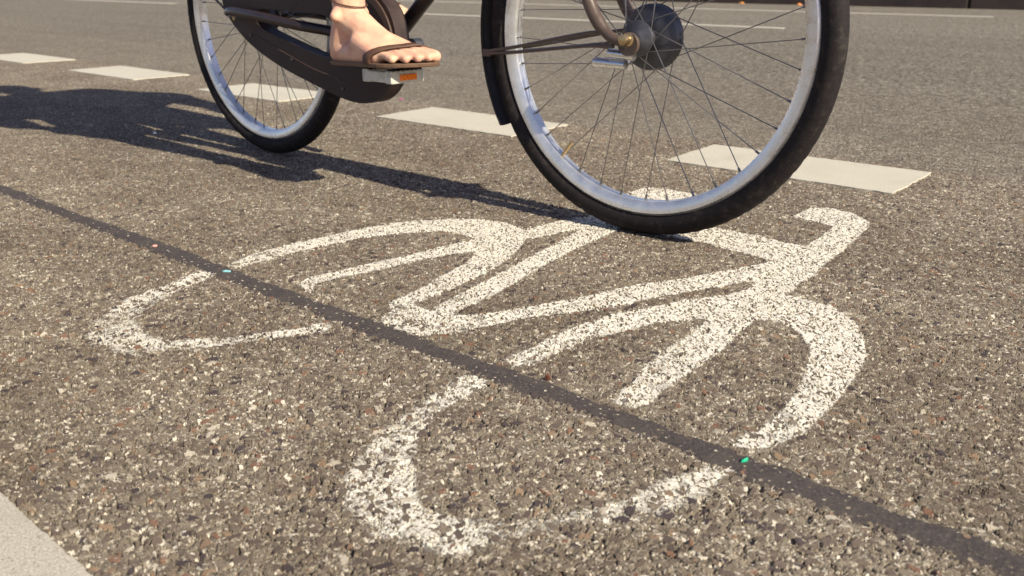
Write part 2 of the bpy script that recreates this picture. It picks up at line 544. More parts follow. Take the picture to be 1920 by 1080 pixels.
M_AMBER = simple("amber_reflector", (0.85, 0.20, 0.015), 0.25, 0, 0.2, 160, 0.2, 0.6)
def skin():
    m, k, b, out = material("skin")
    tc = k.n("ShaderNodeTexCoord").outputs['Object']
    blot = k.noise(tc, 26, 4, 0.6, '3D')
    pore = k.noise(tc, 900, 3, 0.7, '3D')
    c = k.mix(k.step(blot, 0.36, 0.66), (0.70, 0.455, 0.315, 1), (0.62, 0.335, 0.245, 1))
    c = k.mix(k.step(pore, 0.3, 0.7, 0, 0.25), c, (0.50, 0.27, 0.19, 1))
    k.l(c, b.inputs['Base Color'])
    k.l(k.step(blot, 0.3, 0.7, 0.42, 0.60), b.inputs['Roughness'])
    b.inputs['Specular IOR Level'].default_value = 0.35
    b.inputs['Subsurface Weight'].default_value = 0.2
    b.inputs['Subsurface Radius'].default_value = (0.008, 0.003, 0.0015)
    w = k.noise(tc, 70, 3, 0.6, '3D')
    bp = k.n("ShaderNodeBump")
    bp.inputs['Strength'].default_value = 0.5
    bp.inputs['Distance'].default_value = 0.0016
    k.l(k.m('MULTIPLY_ADD', w, 0.8, k.m('MULTIPLY', pore, 0.2)), bp.inputs['Height'])
    k.l(bp.outputs[0], b.inputs['Normal'])
    return m
M_SKIN = skin()
M_SANDAL = simple("sandal_leather", (0.085, 0.042, 0.026), 0.62, 0, 0.25, 80, 0.15)
M_SOLE = simple("sandal_sole", (0.13, 0.075, 0.046), 0.7, 0, 0.25, 90, 0.15)
M_NAIL = simple("nail", (0.70, 0.42, 0.34), 0.3, 0, 0.05, 50)
M_DRESS = simple("dress_cloth", (0.06, 0.07, 0.14), 0.85, 0, 0.2, 120, 0.1)
M_HAIR = simple("hair", (0.10, 0.055, 0.03), 0.5, 0, 0.3, 150, 0.3)
M_LEATHER = simple("saddle_leather", (0.05, 0.03, 0.022), 0.5, 0, 0.2, 60, 0.1)
M_EYE = simple("eye", (0.75, 0.74, 0.72), 0.2, 0, 0.03, 30)

# ------------------------------------------------------------------ setting: the road, one sheet, finely meshed where the chippings show
def grid_mesh(name, X, Y, Z, mat, attrs=(), extra=None, keep=None):
    """X, Y, Z: (rows, cols) arrays; extra: (verts, quads) appended"""
    nr, nc = X.shape
    co = np.stack([X, Y, Z], 2).reshape(-1, 3)
    i = np.arange(nr - 1)[:, None] * nc + np.arange(nc - 1)[None]
    q = np.stack([i, i + nc, i + nc + 1, i + 1], 2).reshape(-1, 4)
    e1, e2 = co[nc] - co[0], co[1] - co[0]
    if e1[0] * e2[1] - e1[1] * e2[0] < 0:          # faces must look up: the relief rises along the normal
        q = q[:, ::-1]
    if keep is not None:
        kf = keep.reshape(-1)[q].any(1)
        q = q[kf]
        used = np.unique(q)
        remap = np.full(len(co), -1)
        remap[used] = np.arange(len(used))
        co = co[used]
        q = remap[q]
    else:
        used = None
    if extra is not None:
        ev, eq = extra(len(co))
        co = np.concatenate([co, ev])
        q = np.concatenate([q, eq])
    me = bpy.data.meshes.new(name)
    me.vertices.add(len(co))
    me.vertices.foreach_set("co", co.astype(np.float32).ravel())
    me.loops.add(len(q) * 4)
    me.loops.foreach_set("vertex_index", q.astype(np.int32).ravel())
    me.polygons.add(len(q))
    me.polygons.foreach_set("loop_start", (np.arange(len(q)) * 4).astype(np.int32))
    me.polygons.foreach_set("use_smooth", np.ones(len(q), bool))
    me.update()
    me.validate()
    for nm, a in attrs:
        a = a.reshape(-1)
        if used is not None:
            a = a[used]
        a = np.concatenate([a, np.zeros(len(co) - len(a))])
        at = me.attributes.new(nm, 'FLOAT', 'POINT')
        at.data.foreach_set("value", a.astype(np.float32))
    me.materials.append(mat)
    o = bpy.data.objects.new(name, me)
    C.objects.link(o)
    return o

NR, NC = 1040, 980
t = np.linspace(0, 1, NR)
Yr = 0.60 * (2.98 / 0.60) ** t - 0.5                       # 0.10 .. 2.48 m, closer rows nearer
xl = -0.74 - 2.67 * (Yr - 0.195) - 0.20
xr = np.where(Yr < 0.756, -0.74 + 1.13 * (Yr - 0.195), -0.105 - 0.24 * (Yr - 0.756)) + 0.25
u = (np.exp(1.1 * np.linspace(0, 1, NC)) - 1) / (math.exp(1.1) - 1)
GX = xr[:, None] + (xl - xr)[:, None] * u[None]
GY = np.repeat(Yr[:, None], NC, 1)
fade = np.minimum(np.minimum(np.clip((np.arange(NC)) / 25, 0, 1)[None], np.clip((NC - 1 - np.arange(NC)) / 25, 0, 1)[None]),
                  np.minimum(np.clip(np.arange(NR) / 12, 0, 1)[:, None], np.clip((NR - 1 - np.arange(NR)) / 40, 0, 1)[:, None]))
def outskirts(nv):
    loop = list(range(NC)) + [r * NC + NC - 1 for r in range(1, NR)] + [(NR - 1) * NC + c for c in range(NC - 2, -1, -1)] + [r * NC for r in range(NR - 2, 0, -1)]
    n = len(loop)
    flat = np.stack([GX.ravel(), GY.ravel()], 1)[loop] - np.array([-1.5, 1.5])
    flat = flat / np.linalg.norm(flat, axis=1)[:, None] * 170 + np.array([-1.5, 1.5])
    ev = np.concatenate([flat, np.zeros((n, 1))], 1)
    eq = [(loop[j], loop[(j + 1) % n], nv + (j + 1) % n, nv + j) for j in range(n)]
    # the loop runs clockwise seen from above

    return np.array(ev), np.array(eq)
road = grid_mesh("road", GX, GY, np.zeros_like(GX), M_ROAD, [("relief", fade)], outskirts)
tag(road, "worn brownish asphalt with coarse exposed chippings", None, None, "structure")

# ------------------------------------------------------------------ the painted bicycle symbol
SYMBOL = [
    [(-1.330,0.754), (-1.350,0.733), (-1.321,0.660), (-1.315,0.604), (-1.283,0.552), (-1.251,0.504), (-1.205,0.475), (-1.158,0.465), (-1.116,0.471), (-1.084,0.488), (-1.069,0.532), (-1.034,0.572), (-1.011,0.620), (-0.993,0.664), (-0.973,0.707), (-0.978,0.725), (-1.002,0.737), (-1.009,0.687), (-1.041,0.640), (-1.068,0.592), (-1.099,0.559), (-1.124,0.542), (-1.160,0.542), (-1.210,0.563), (-1.246,0.600), (-1.270,0.644), (-1.288,0.689), (-1.306,0.741)],
    [(-1.342,0.783), (-1.359,0.837), (-1.367,0.946), (-1.359,0.982), (-1.353,1.076), (-1.329,1.161), (-1.288,1.236), (-1.236,1.283), (-1.177,1.301), (-1.135,1.290), (-1.094,1.271), (-1.050,1.205), (-1.054,1.165), (-1.082,1.140), (-1.140,1.186), (-1.205,1.193), (-1.241,1.171), (-1.276,1.114), (-1.307,1.038), (-1.314,0.979), (-1.320,0.893), (-1.316,0.862), (-1.316,0.790)],
    [(-1.132,1.193), (-1.143,1.112), (-1.149,1.032), (-1.163,0.950), (-1.174,0.885), (-1.188,0.839), (-1.167,0.807), (-1.112,0.791), (-1.150,0.822), (-1.143,0.875), (-1.133,0.925), (-1.123,1.009), (-1.108,1.077), (-1.082,1.135), (-1.075,1.168)],
    [(-1.082,1.135), (-1.042,1.065), (-1.027,0.997), (-1.004,0.924), (-0.999,0.875), (-0.993,0.842), (-0.964,0.825), (-0.955,0.787), (-0.924,0.778), (-0.888,0.780), (-0.862,0.785), (-0.840,0.813), (-0.885,0.866), (-0.925,0.860), (-0.939,0.857), (-0.965,0.864), (-0.966,0.879), (-0.970,0.911), (-0.978,0.982), (-0.987,1.040), (-1.009,1.115), (-1.042,1.184), (-1.077,1.251), (-1.138,1.282), (-1.143,1.227)],
    [(-0.925,0.860), (-0.931,0.903), (-0.947,0.981), (-0.955,1.031), (-0.973,1.114), (-0.989,1.187), (-1.002,1.256), (-1.034,1.380), (-1.064,1.515), (-1.074,1.579), (-1.028,1.589), (-1.002,1.501), (-0.980,1.397), (-0.974,1.318), (-0.958,1.223), (-0.941,1.131), (-0.921,1.044), (-0.904,0.976), (-0.896,0.898), (-0.883,0.862), (-0.865,0.828), (-0.891,0.812)],
    [(-1.138,1.282), (-1.109,1.277), (-1.104,1.334), (-1.098,1.382), (-1.087,1.431), (-1.068,1.483), (-1.015,1.445), (-1.029,1.374), (-1.054,1.336), (-1.061,1.270), (-1.074,1.244), (-1.073,1.216)],
    [(-1.137,1.669), (-1.141,1.752), (-1.093,1.765), (-1.023,1.764), (-0.981,1.753), (-0.959,1.733), (-0.956,1.710), (-0.993,1.690), (-1.040,1.654), (-1.027,1.585), (-1.002,1.501), (-1.052,1.497), (-1.073,1.581)],
    [(-0.893,0.845), (-0.883,0.865), (-0.849,0.907), (-0.827,0.959), (-0.812,0.999), (-0.789,1.055), (-0.780,1.096), (-0.759,1.159), (-0.718,1.238), (-0.699,1.295), (-0.668,1.377), (-0.648,1.439), (-0.596,1.425), (-0.582,1.337), (-0.626,1.316), (-0.646,1.287), (-0.667,1.237), (-0.689,1.190), (-0.717,1.116), (-0.736,1.052), (-0.757,1.012), (-0.784,0.965), (-0.806,0.914), (-0.824,0.861), (-0.838,0.811), (-0.862,0.795)],
    [(-0.944,1.481), (-0.871,1.541), (-0.843,1.545), (-0.796,1.540), (-0.739,1.541), (-0.692,1.531), (-0.654,1.547), (-0.622,1.505), (-0.609,1.434), (-0.645,1.433), (-0.672,1.426), (-0.711,1.434), (-0.753,1.436), (-0.800,1.445), (-0.842,1.441), (-0.889,1.442)],
    [(-0.657,1.517), (-0.654,1.547), (-0.659,1.622), (-0.673,1.706), (-0.712,1.725), (-0.766,1.733), (-0.769,1.820), (-0.747,1.839), (-0.700,1.833), (-0.644,1.785), (-0.629,1.745), (-0.613,1.639), (-0.599,1.533), (-0.591,1.453), (-0.581,1.392), (-0.579,1.336), (-0.568,1.284), (-0.581,1.243), (-0.617,1.261), (-0.627,1.318), (-0.642,1.424)],
    [(-0.615,1.256), (-0.557,1.265), (-0.497,1.267), (-0.477,1.249), (-0.442,1.220), (-0.416,1.181), (-0.387,1.123), (-0.372,1.066), (-0.365,1.012), (-0.358,0.978), (-0.356,0.928), (-0.352,0.890), (-0.351,0.854), (-0.362,0.812), (-0.379,0.792), (-0.394,0.791), (-0.396,0.815), (-0.386,0.844), (-0.387,0.878), (-0.390,0.922), (-0.404,0.984), (-0.423,1.050), (-0.441,1.094), (-0.470,1.133), (-0.507,1.162), (-0.537,1.160), (-0.559,1.135), (-0.600,1.163)],
    [(-0.555,1.144), (-0.548,1.085), (-0.535,1.030), (-0.530,0.966), (-0.523,0.911), (-0.523,0.863), (-0.517,0.824), (-0.520,0.797), (-0.545,0.788), (-0.559,0.831), (-0.574,0.909), (-0.584,0.992), (-0.593,1.080), (-0.618,1.163), (-0.576,1.200)],
    [(-0.564,1.210), (-0.559,1.135), (-0.602,1.111), (-0.626,1.079), (-0.650,1.043), (-0.665,0.995), (-0.675,0.959), (-0.687,0.928), (-0.685,0.885), (-0.687,0.845), (-0.688,0.808), (-0.693,0.790), (-0.724,0.801), (-0.720,0.846), (-0.724,0.900), (-0.721,0.958), (-0.711,1.026), (-0.683,1.093), (-0.662,1.158), (-0.629,1.204), (-0.614,1.264), (-0.586,1.271)],
    [(-0.736,0.730), (-0.707,0.744), (-0.685,0.726), (-0.679,0.682), (-0.673,0.640), (-0.646,0.586), (-0.621,0.554), (-0.584,0.523), (-0.551,0.499), (-0.530,0.500), (-0.508,0.513), (-0.480,0.529), (-0.463,0.559), (-0.441,0.594), (-0.430,0.613), (-0.416,0.648), (-0.414,0.681), (-0.403,0.715), (-0.394,0.741), (-0.376,0.761), (-0.366,0.747), (-0.365,0.718), (-0.363,0.673), (-0.367,0.644), (-0.377,0.613), (-0.397,0.588), (-0.425,0.563), (-0.428,0.555), (-0.444,0.518), (-0.455,0.493), (-0.464,0.468), (-0.486,0.449), (-0.517,0.438), (-0.552,0.428), (-0.591,0.434), (-0.624,0.455), (-0.648,0.480), (-0.678,0.528), (-0.698,0.574), (-0.705,0.603), (-0.714,0.636), (-0.720,0.679)],
]

h = 0.0026
gx, gy = np.meshgrid(np.arange(-1.40, -0.33, h), np.arange(0.41, 1.87, h))
def inside_distance(px, py, poly):
    poly = np.array(poly)
    a, b = poly, np.roll(poly, -1, 0)
    best = np.full(px.shape, 9.0)
    ins = np.zeros(px.shape, bool)
    for (x0, y0), (x1, y1) in zip(a, b):
        dx, dy = x1 - x0, y1 - y0
        s = np.clip(((px - x0) * dx + (py - y0) * dy) / (dx * dx + dy * dy + 1e-12), 0, 1)
        best = np.minimum(best, np.hypot(px - x0 - s * dx, py - y0 - s * dy))
        ins ^= ((y0 > py) != (y1 > py)) & (px < (x1 - x0) * (py - y0) / (y1 - y0 + 1e-12) + x0)
    return np.where(ins, best, -best)
cover = np.full(gx.shape, -9.0)
for poly in SYMBOL:
    P = np.array(poly)
    x0, y0 = P.min(0) - 0.03
    x1, y1 = P.max(0) + 0.03
    sel = (gx > x0) & (gx < x1) & (gy > y0) & (gy < y1)
    cover[sel] = np.maximum(cover[sel], inside_distance(gx[sel], gy[sel], poly))
sym = grid_mesh("bicycle_symbol", gx, gy, np.zeros_like(gx), M_SYMBOL, [("cover", cover)], None, cover > -0.016)
tag(sym, "worn white bicycle symbol painted on the asphalt under the front wheel", "road marking")

# ------------------------------------------------------------------ thick painted dashes and lines
def slab(name, outline, z, mat, label, cat, group=None, step=0.02, jit=0.0026):
    rnd = random.Random(name + label)
    pts = []
    for (x0, y0), (x1, y1) in zip(outline, outline[1:] + outline[:1]):
        L = math.hypot(x1 - x0, y1 - y0)
        n = max(1, min(300, int(L / step)))
        for i in range(n):
            f = i / n
            j = jit if i else 0
            pts.append((x0 + (x1 - x0) * f + rnd.uniform(-j, j), y0 + (y1 - y0) * f + rnd.uniform(-j, j)))
    n = len(pts)
    mb = MB()
    mb.add([(x, y, z) for x, y in pts] + [(x, y, -0.004) for x, y in pts],
           [tuple(range(n))] + [(i, n + i, n + (i + 1) % n, (i + 1) % n) for i in range(n)])
    o = mb.build(name, mat, None, smooth=False)
    return tag(o, label, cat, group)

DL = ["dash to the right of the front wheel, nearest and largest of the painted row",
      "dash crossed by the left edge of the front wheel, just past the foot",
      "dash seen through the spokes of the rear wheel",
      "dash lying just left of the rear wheel, clear of it",
      "dash cut by the left edge of the photo, farthest of the painted row"]
for i, (x0, x1) in enumerate([(-1.281, -0.693), (-2.447, -1.832), (-3.600, -3.025), (-4.830, -4.165), (-6.080, -5.400)]):
    slab("lane_dash", [(x0, 2.053), (x1, 2.060), (x1 - 0.012, 2.352), (x0 - 0.022, 2.342)], 0.0054, M_DASH,
         "pale " + DL[i], "road marking", "block dashes along the cycle lane")
slab("lane_line", [(-10.6, 7.87), (-3.80, 7.90), (-3.84, 8.03), (-10.6, 8.00)], 0.004, M_LINE, "long thin white line ending behind the front wheel hub", "road marking", "white lines across the car lanes", 0.1, 0.003)
slab("lane_line", [(-23.0, 7.87), (-14.4, 7.90), (-14.4, 8.03), (-23.0, 8.00)], 0.004, M_LINE, "thin white line left of the rear wheel in the top corner", "road marking", "white lines across the car lanes", 0.1, 0.003)
slab("lane_line", [(-30.0, 11.45), (-3.05, 11.55), (-3.09, 11.69), (-30.0, 11.59)], 0.004, M_LINE, "far thin white line just in front of the dark stone wall", "road marking", "white lines across the car lanes", 0.1, 0.003)
slab("edge_stripe", [(-2.4, -0.02), (0.6, -0.02), (0.6, 0.2435), (-2.4, 0.2435)], 0.0054, M_STRIPE, "grainy greyish white edge stripe in the nearest corner", "road marking", None, 0.008, 0.0012)

# ------------------------------------------------------------------ the bitumen seam
n = 1400
sx = np.linspace(-4.2, 1.2, n)
rs = np.random.RandomState(4)
def wob(sc, amp):
    w = np.convolve(rs.randn(n + 400), np.hanning(sc), 'same')[200:-200]
    return amp * w / w.std()
cy = 0.7615 + wob(160, 0.0022) + wob(30, 0.0008)
hw = 0.0212 + wob(60, 0.0018) + wob(9, 0.0019)
cols = np.array([-1.25, -1.0, -0.8, -0.5, 0, 0.5, 0.8, 1.0, 1.25])
zz = np.array([-0.0016, 0.0008, 0.0026, 0.0038, 0.0041, 0.0038, 0.0026, 0.0008, -0.0016])
SX = np.repeat(sx[:, None], 9, 1)
SY = cy[:, None] + hw[:, None] * cols[None]
SZ = np.repeat(zz[None], n, 0) + 0.0003 * rs.randn(n, 9)
seam = grid_mesh("road_seam", SX, SY, SZ, M_SEAL)
tag(seam, "narrow dark bitumen seam running diagonally across the bicycle symbol", "road seam")

# ------------------------------------------------------------------ low stone wall beyond the road
M_WALL = simple("dark_wall_stone", (0.075, 0.055, 0.045), 0.8, 0, 0.35, 7, 0.3)
wall = MB()
x = -49.78
while x < 14:
    wall.box((x + 2.075, 14.42, 0.30), (4.15 - 0.035, 0.55, 0.62))
    x += 4.155
wall.box((-18, 14.46, 0.27), (64, 0.50, 0.56))
o = wall.build("stone_wall", M_WALL, None, False, 0.012)
tag(o, "low dark brown stone wall of long blocks beyond the far lane", "wall")
pv = MB().box((-15, 40, 0.05), (150, 50.4, 0.12))
M_PAVE = simple("pavement_concrete", (0.27, 0.25, 0.22), 0.85, 0, 0.2, 3, 0.2)
o = pv.build("pavement", M_PAVE, None, False)
tag(o, None, None, None, "structure")

# ------------------------------------------------------------------ scraps lying on the asphalt
def scrap(name, x, y, size, col, label, cat, seed, z=0.0046, asp=0.35, ang=0.0, dome=0.0015):
    r = random.Random(seed)
    k = 9
    vs, top = [], []
    for i in range(k):
        a = 2 * math.pi * i / k
        q = r.uniform(0.55, 1.15)
        px, py = math.cos(a) * size * q, math.sin(a) * size * asp * q
        top.append((px * math.cos(ang) - py * math.sin(ang), px * math.sin(ang) + py * math.cos(ang)))
    vs = [(a, b, 0.0002 + r.uniform(0, dome)) for a, b in top] + [(a * 0.96, b * 0.96, -0.0012) for a, b in top] + [(0, 0, dome * 1.6)]
    fs = [(i, (i + 1) % k, 2 * k) for i in range(k)] + [(i, k + i, k + (i + 1) % k, (i + 1) % k) for i in range(k)] + [tuple(k + i for i in range(k))[::-1]]
    m = simple(name + "_surface", col, 0.6, 0, 0.15, 200)
    o = MB().add(vs, fs).build(name, m, None, False)
    o.location = (x, y, z)
    return tag(o, label, cat)
scrap("petal", -1.533, 0.757, 0.0058, (0.62, 0.30, 0.26), "pink scrap lying on the dark seam", "scrap", 1, 0.0052, 0.4, 0.7)
scrap("paper_scrap", -1.305, 0.761, 0.0068, (0.22, 0.48, 0.55), "small light blue scrap lying on the dark seam", "scrap", 2, 0.0052, 0.32, 0.7)
scrap("plastic_shard", -0.366, 0.767, 0.0062, (0.0, 0.36, 0.19), "small bright green shard lying on the dark seam", "scrap", 3, 0.0052, 0.30, 1.35)
scrap("dead_leaf", -0.641, 0.788, 0.0048, (0.10, 0.03, 0.015), "tiny dark brown crumpled leaf beside the dark seam", "leaf", 4, 0.0052, 0.6, 0.3, 0.004)
scrap("paper_scrap", -2.725, 2.418, 0.011, (0.55, 0.10, 0.30), "tiny magenta scrap on the road beneath the chaincase", "scrap", 5, 0.0052, 0.3, 0.4)
scrap("pebble", -2.684, 1.373, 0.0075, (0.72, 0.70, 0.66), "tiny white pebble at the edge of the rider's shadow", "pebble", 6, 0.0052, 0.7, 0.0, 0.004)
scrap("fallen_leaf", -7.45, 13.95, 0.06, (0.60, 0.24, 0.05), "tiny orange leaf at the wall's foot, just right of the front hub", "leaf", 7, 0.006, 0.7, 0.2, 0.02)
scrap("fallen_leaf", -6.45, 13.90, 0.055, (0.62, 0.20, 0.05), "tiny orange leaf at the wall's foot, left of the front tyre's top", "leaf", 8, 0.006, 0.7, 0.9, 0.02)

# ------------------------------------------------------------------ the bicycle
BX, BY, BZ = -2.155, 1.438, 0.0034
FX, WR = 1.218, 0.358                                       # wheelbase, wheel radius
bike = empty("bicycle", (BX, BY, BZ), "dark city bicycle rolling along the cycle lane over the painted symbol", "bicycle")
bike.rotation_euler.z = R(-0.9)
STEER = Matrix.Translation((FX, 0, 0)) @ Matrix.Rotation(R(3.4), 4, 'Z') @ Matrix.Translation((-FX, 0, 0))

def wheel(cx, phase, mv, front):
    c = (cx, 0, WR)
    G = WR / 0.350
    rim = MB().ring([(r_ * G, y_) for r_, y_ in [(0.3125, -0.0125), (0.3125, 0.0125), (0.308, 0.0170), (0.296, 0.0165), (0.2875, 0.0110), (0.2865, 0), (0.2875, -0.0110), (0.296, -0.0165), (0.308, -0.0170)]], 128, centre=c)
    w = rim.build("wheel", M_ALU, bike, move=mv)
    ty = MB()
    NS, NP = 480, 20
    vs, fs = [], []
    for i in range(NS):
        th = 2 * math.pi * i / NS
        for q in range(NP):
            a = 2 * math.pi * (q + 0.5) / NP
            rr = 0.0
            if math.cos(a) > 0.35:                               # tread: zigzag blocks with grooves between
                s = int(abs(math.sin(a)) * 6)
                rr = -0.0008 if (i + 2 * s) % 6 < 2 or s == 1 else 0.0
            elif 0.05 < math.cos(a) < 0.35:
                rr = -0.0005 if (i // 3) % 2 else 0.0
            r_, y_ = 0.3285 * G + (0.0215 + rr) * math.cos(a), (0.0210 + rr) * math.sin(a)
            vs.append((cx + r_ * math.cos(th), y_, WR + r_ * math.sin(th)))
    for i in range(NS):
        j = (i + 1) % NS
        for q in range(NP):
            q2 = (q + 1) % NP
            fs.append((i * NP + q, i * NP + q2, j * NP + q2, j * NP + q))
    ty.add(vs, fs)
    ty.build("tyre", M_TYRE, w, move=mv)
    hub = MB()
    if front:
        hub.disc_y(c, [(0.010, -0.050), (0.016, -0.046), (0.030, -0.036), (0.031, -0.032), (0.019, -0.026), (0.019, -0.005), (0.046, -0.002), (0.056, 0.004), (0.058, 0.010), (0.0565, 0.011), (0.0565, 0.024), (0.058, 0.026), (0.053, 0.034), (0.046, 0.040), (0.018, 0.044), (0.012, 0.052)])
    else:
        hub.disc_y(c, [(0.010, -0.052), (0.028, -0.046), (0.034, -0.034), (0.034, -0.030), (0.028, -0.026), (0.028, 0.026), (0.034, 0.030), (0.034, 0.034), (0.024, 0.040), (0.012, 0.052)])
    hub.build("hub", M_HUB, w, move=mv)
    ax = MB().disc_y(c, [(0.004, -0.085), (0.009, -0.083), (0.009, -0.068), (0.012, -0.066), (0.012, -0.062), (0.005, -0.060), (0.005, 0.060), (0.012, 0.062), (0.012, 0.066), (0.009, 0.068), (0.009, 0.083), (0.004, 0.085)], 12)
    ax.build("axle", M_BRASS, w, move=mv)
    for i in range(36):
        side = 1 if i % 2 else -1
        fr = 0.029 if not front else (0.053 if side > 0 else 0.028)
        off = R(34) * (1 if (i // 2) % 2 else -1)
        a = R(phase + 10 * i)
        fy = side * 0.031 if not (front and side > 0) else 0.020
        p0 = Vector((cx + fr * math.cos(a + off * 1.6), fy, WR + fr * math.sin(a + off * 1.6)))
        p1 = Vector((cx + 0.2880 * G * math.cos(a), side * 0.003, WR + 0.2880 * G * math.sin(a)))
        s = MB().tube([p0, p1], 0.00095, 6)
        dv = (p0 - p1).normalized()
        s.tube([p1 - dv * 0.002, p1 + dv * 0.010], 0.0022, 6)
        s.build("spoke", M_STEEL, w, move=mv)
    va = R(232 if front else 130)
    v0 = Vector((cx + 0.294 * G * math.cos(va), 0, WR + 0.294 * G * math.sin(va)))
    v1 = Vector((cx + 0.252 * G * math.cos(va), 0, WR + 0.252 * G * math.sin(va)))
    MB().tube([v0, v0.lerp(v1, 0.5), v0.lerp(v1, 0.52), v1], [0.0035, 0.0035, 0.0045, 0.004], 10).build("valve", M_BRASS, w, move=mv)
    return w
wheel(0.0, 4.0, None, False)
wheel(FX, 2.0, STEER, True)

def mudguard(cx, a0, a1, mv, rad=0.3700):
    c = (cx, 0, WR)
    prof = []
    hwid = 0.0265
    for q in np.linspace(-1, 1, 9):
        prof.append((rad + 0.012 * (1 - q * q), q * hwid))
    prof += [(r - 0.0028, y * 0.93) for r, y in prof[::-1]]
    return MB().ring(prof, 72, a0, a1, c).build("mudguard", M_GUARD, bike, move=mv)
mg = mudguard(FX, 24, 209.5, STEER)
rg = mudguard(0.0, 4, 172, None)
# stays run from the mudguard to the axle on both sides
for sgn in (-1, 1):
    st = MB().tube(spline([(0.860, sgn * 0.030, 0.318), (0.95, sgn * 0.040, 0.332), (1.135, sgn * 0.060, 0.366), (1.185, sgn * 0.066, 0.362)], 6), 0.0034, 8)
    st.tube(spline([(0.860, sgn * 0.030, 0.314), (0.95, sgn * 0.040, 0.322), (1.12, sgn * 0.058, 0.342), (1.19, sgn * 0.066, 0.345)], 6), 0.0034, 8)
    st.box((0.866, sgn * 0.029, 0.316), (0.018, 0.006, 0.014))
    st.build("mudguard_stay", M_FORK, bike, move=STEER)
rs_ = MB()
for sgn in (-1, 1):
    rs_.tube([(-0.33, sgn * 0.028, 0.485), (-0.02, sgn * 0.066, 0.352)], 0.003, 8)
rs_.build("mudguard_stay", M_GUARD, bike)

# frame
BB = Vector((0.505, 0, 0.305))
fr = MB()
for sgn in (-1, 1):
    if sgn < 0:                                                 # the right stay passes outside the case, then in through its slot
        fr.tube(spline([(-0.01, -0.090, 0.372), (0.03, -0.098, 0.374), (0.14, -0.098, 0.366), (0.26, -0.080, 0.350), (0.37, -0.040, 0.334), (0.50, -0.026, 0.306)], 6), 0.0125, 12)
    else:
        fr.tube(spline([(0.0, 0.062, 0.352), (0.06, 0.056, 0.366), (0.20, 0.045, 0.366), (0.36, 0.036, 0.346), (0.50, 0.026, 0.306)], 6), 0.0115, 12)
    fr.tube(spline([(0.0, sgn * 0.062, 0.352), (0.06, sgn * 0.045, 0.55), (0.18, sgn * 0.018, 0.84)], 6), 0.0085, 10)
    fr.box((-0.005, sgn * 0.058, 0.352), (0.060, 0.006, 0.040))
fr.tube([(0.505, 0, 0.305), (0.40, 0, 0.55), (0.265, 0, 0.90)], 0.0155, 14)          # seat tube
fr.tube(spline([(0.505, 0, 0.305), (0.60, 0, 0.382), (0.78, 0, 0.54), (0.93, 0, 0.74), (0.99, 0, 0.86)], 6), 0.0165, 14)  # swan-neck down tube
fr.tube(spline([(0.385, 0, 0.585), (0.56, 0, 0.56), (0.80, 0, 0.72), (0.97, 0, 0.95)], 6), 0.013, 12)
fr.tube([(1.025, 0, 0.78), (0.955, 0, 0.985)], 0.019, 14)
fr.tube([(0.505, -0.036, 0.305), (0.505, 0.036, 0.305)], 0.021, 16)
fr.build("frame", M_FRAME, bike)
fk = MB()
for sgn in (-1, 1):
    fk.tube(spline([(FX, sgn * 0.062, 0.350), (1.172, sgn * 0.061, 0.366), (1.128, sgn * 0.056, 0.420), (1.096, sgn * 0.048, 0.52), (1.062, sgn * 0.040, 0.66), (1.032, sgn * 0.030, 0.765)], 6), [0.0095] * 8 + [0.012] * 10 + [0.0145] * 13, 12)
    fk.disc_y((FX, sgn * 0.062, 0.350), [(0.006, -0.004), (0.020, -0.004), (0.020, 0.004), (0.006, 0.004)], 20)
fk.box((1.030, 0, 0.766), (0.05, 0.085, 0.028))
fk.build("fork", M_FORK, bike, move=STEER)
# brake arm of the drum and the cable end below the front axle
br = MB()
br.tube([(1.190, 0.050, 0.345), (1.150, 0.056, 0.300), (1.100, 0.052, 0.300)], [0.010, 0.009, 0.006], 10)
br.build("brake_arm", M_CHROME, bike, move=STEER)
MB().tube([(1.140, -0.050, 0.315), (1.205, -0.048, 0.313)], 0.0085, 12).build("cable_end", M_CHROME, bike, move=STEER)
MB().tube([(1.170, -0.050, 0.332), (1.222, -0.048, 0.329)], 0.0080, 12).build("cable_end", M_CHROME, bike, move=STEER)

# chaincase with its long slot
from mathutils.geometry import tessellate_polygon
def plate(outer, holes, y0, y1):
    mb = MB()
    loops = [outer] + holes
    flat = [p for l in loops for p in l]
    tris = tessellate_polygon([[Vector((x, z, 0)) for x, z in l] for l in loops])
    nn = len(flat)
    vs = [(x, y0, z) for x, z in flat] + [(x, y1, z) for x, z in flat]
    fs = [tuple(q) for q in tris] + [tuple(nn + i for i in q[::-1]) for q in tris]
    b = 0
    for l in loops:
        for i in range(len(l)):
            j = (i + 1) % len(l)
            fs.append((b + i, b + j, nn + b + j, nn + b + i))
        b += len(l)
    return mb.add(vs, fs)
def smooth2(pts, n=5, closed=True):
    P = [Vector((a, b, 0)) for a, b in pts]
    m = len(P)
    out = []
    for i in range(m):
        p0, p1, p2, p3 = P[i - 1], P[i], P[(i + 1) % m], P[(i + 2) % m]
        for k in range(n):
            q = k / n
            v = 0.5 * ((2 * p1) + (p2 - p0) * q + (2 * p0 - 5 * p1 + 4 * p2 - p3) * q * q + (3 * p1 - p0 - 3 * p2 + p3) * q ** 3)
            out.append((v.x, v.y))
    return out
outer = smooth2([(-0.045, 0.392), (-0.014, 0.350), (0.065, 0.297), (0.188, 0.250), (0.336, 0.213), (0.446, 0.190), (0.514, 0.187), (0.569, 0.201), (0.610, 0.236), (0.630, 0.283), (0.633, 0.335), (0.615, 0.388), (0.570, 0.425), (0.50, 0.440), (0.38, 0.441), (0.18, 0.437), (0.04, 0.434), (-0.035, 0.422)])
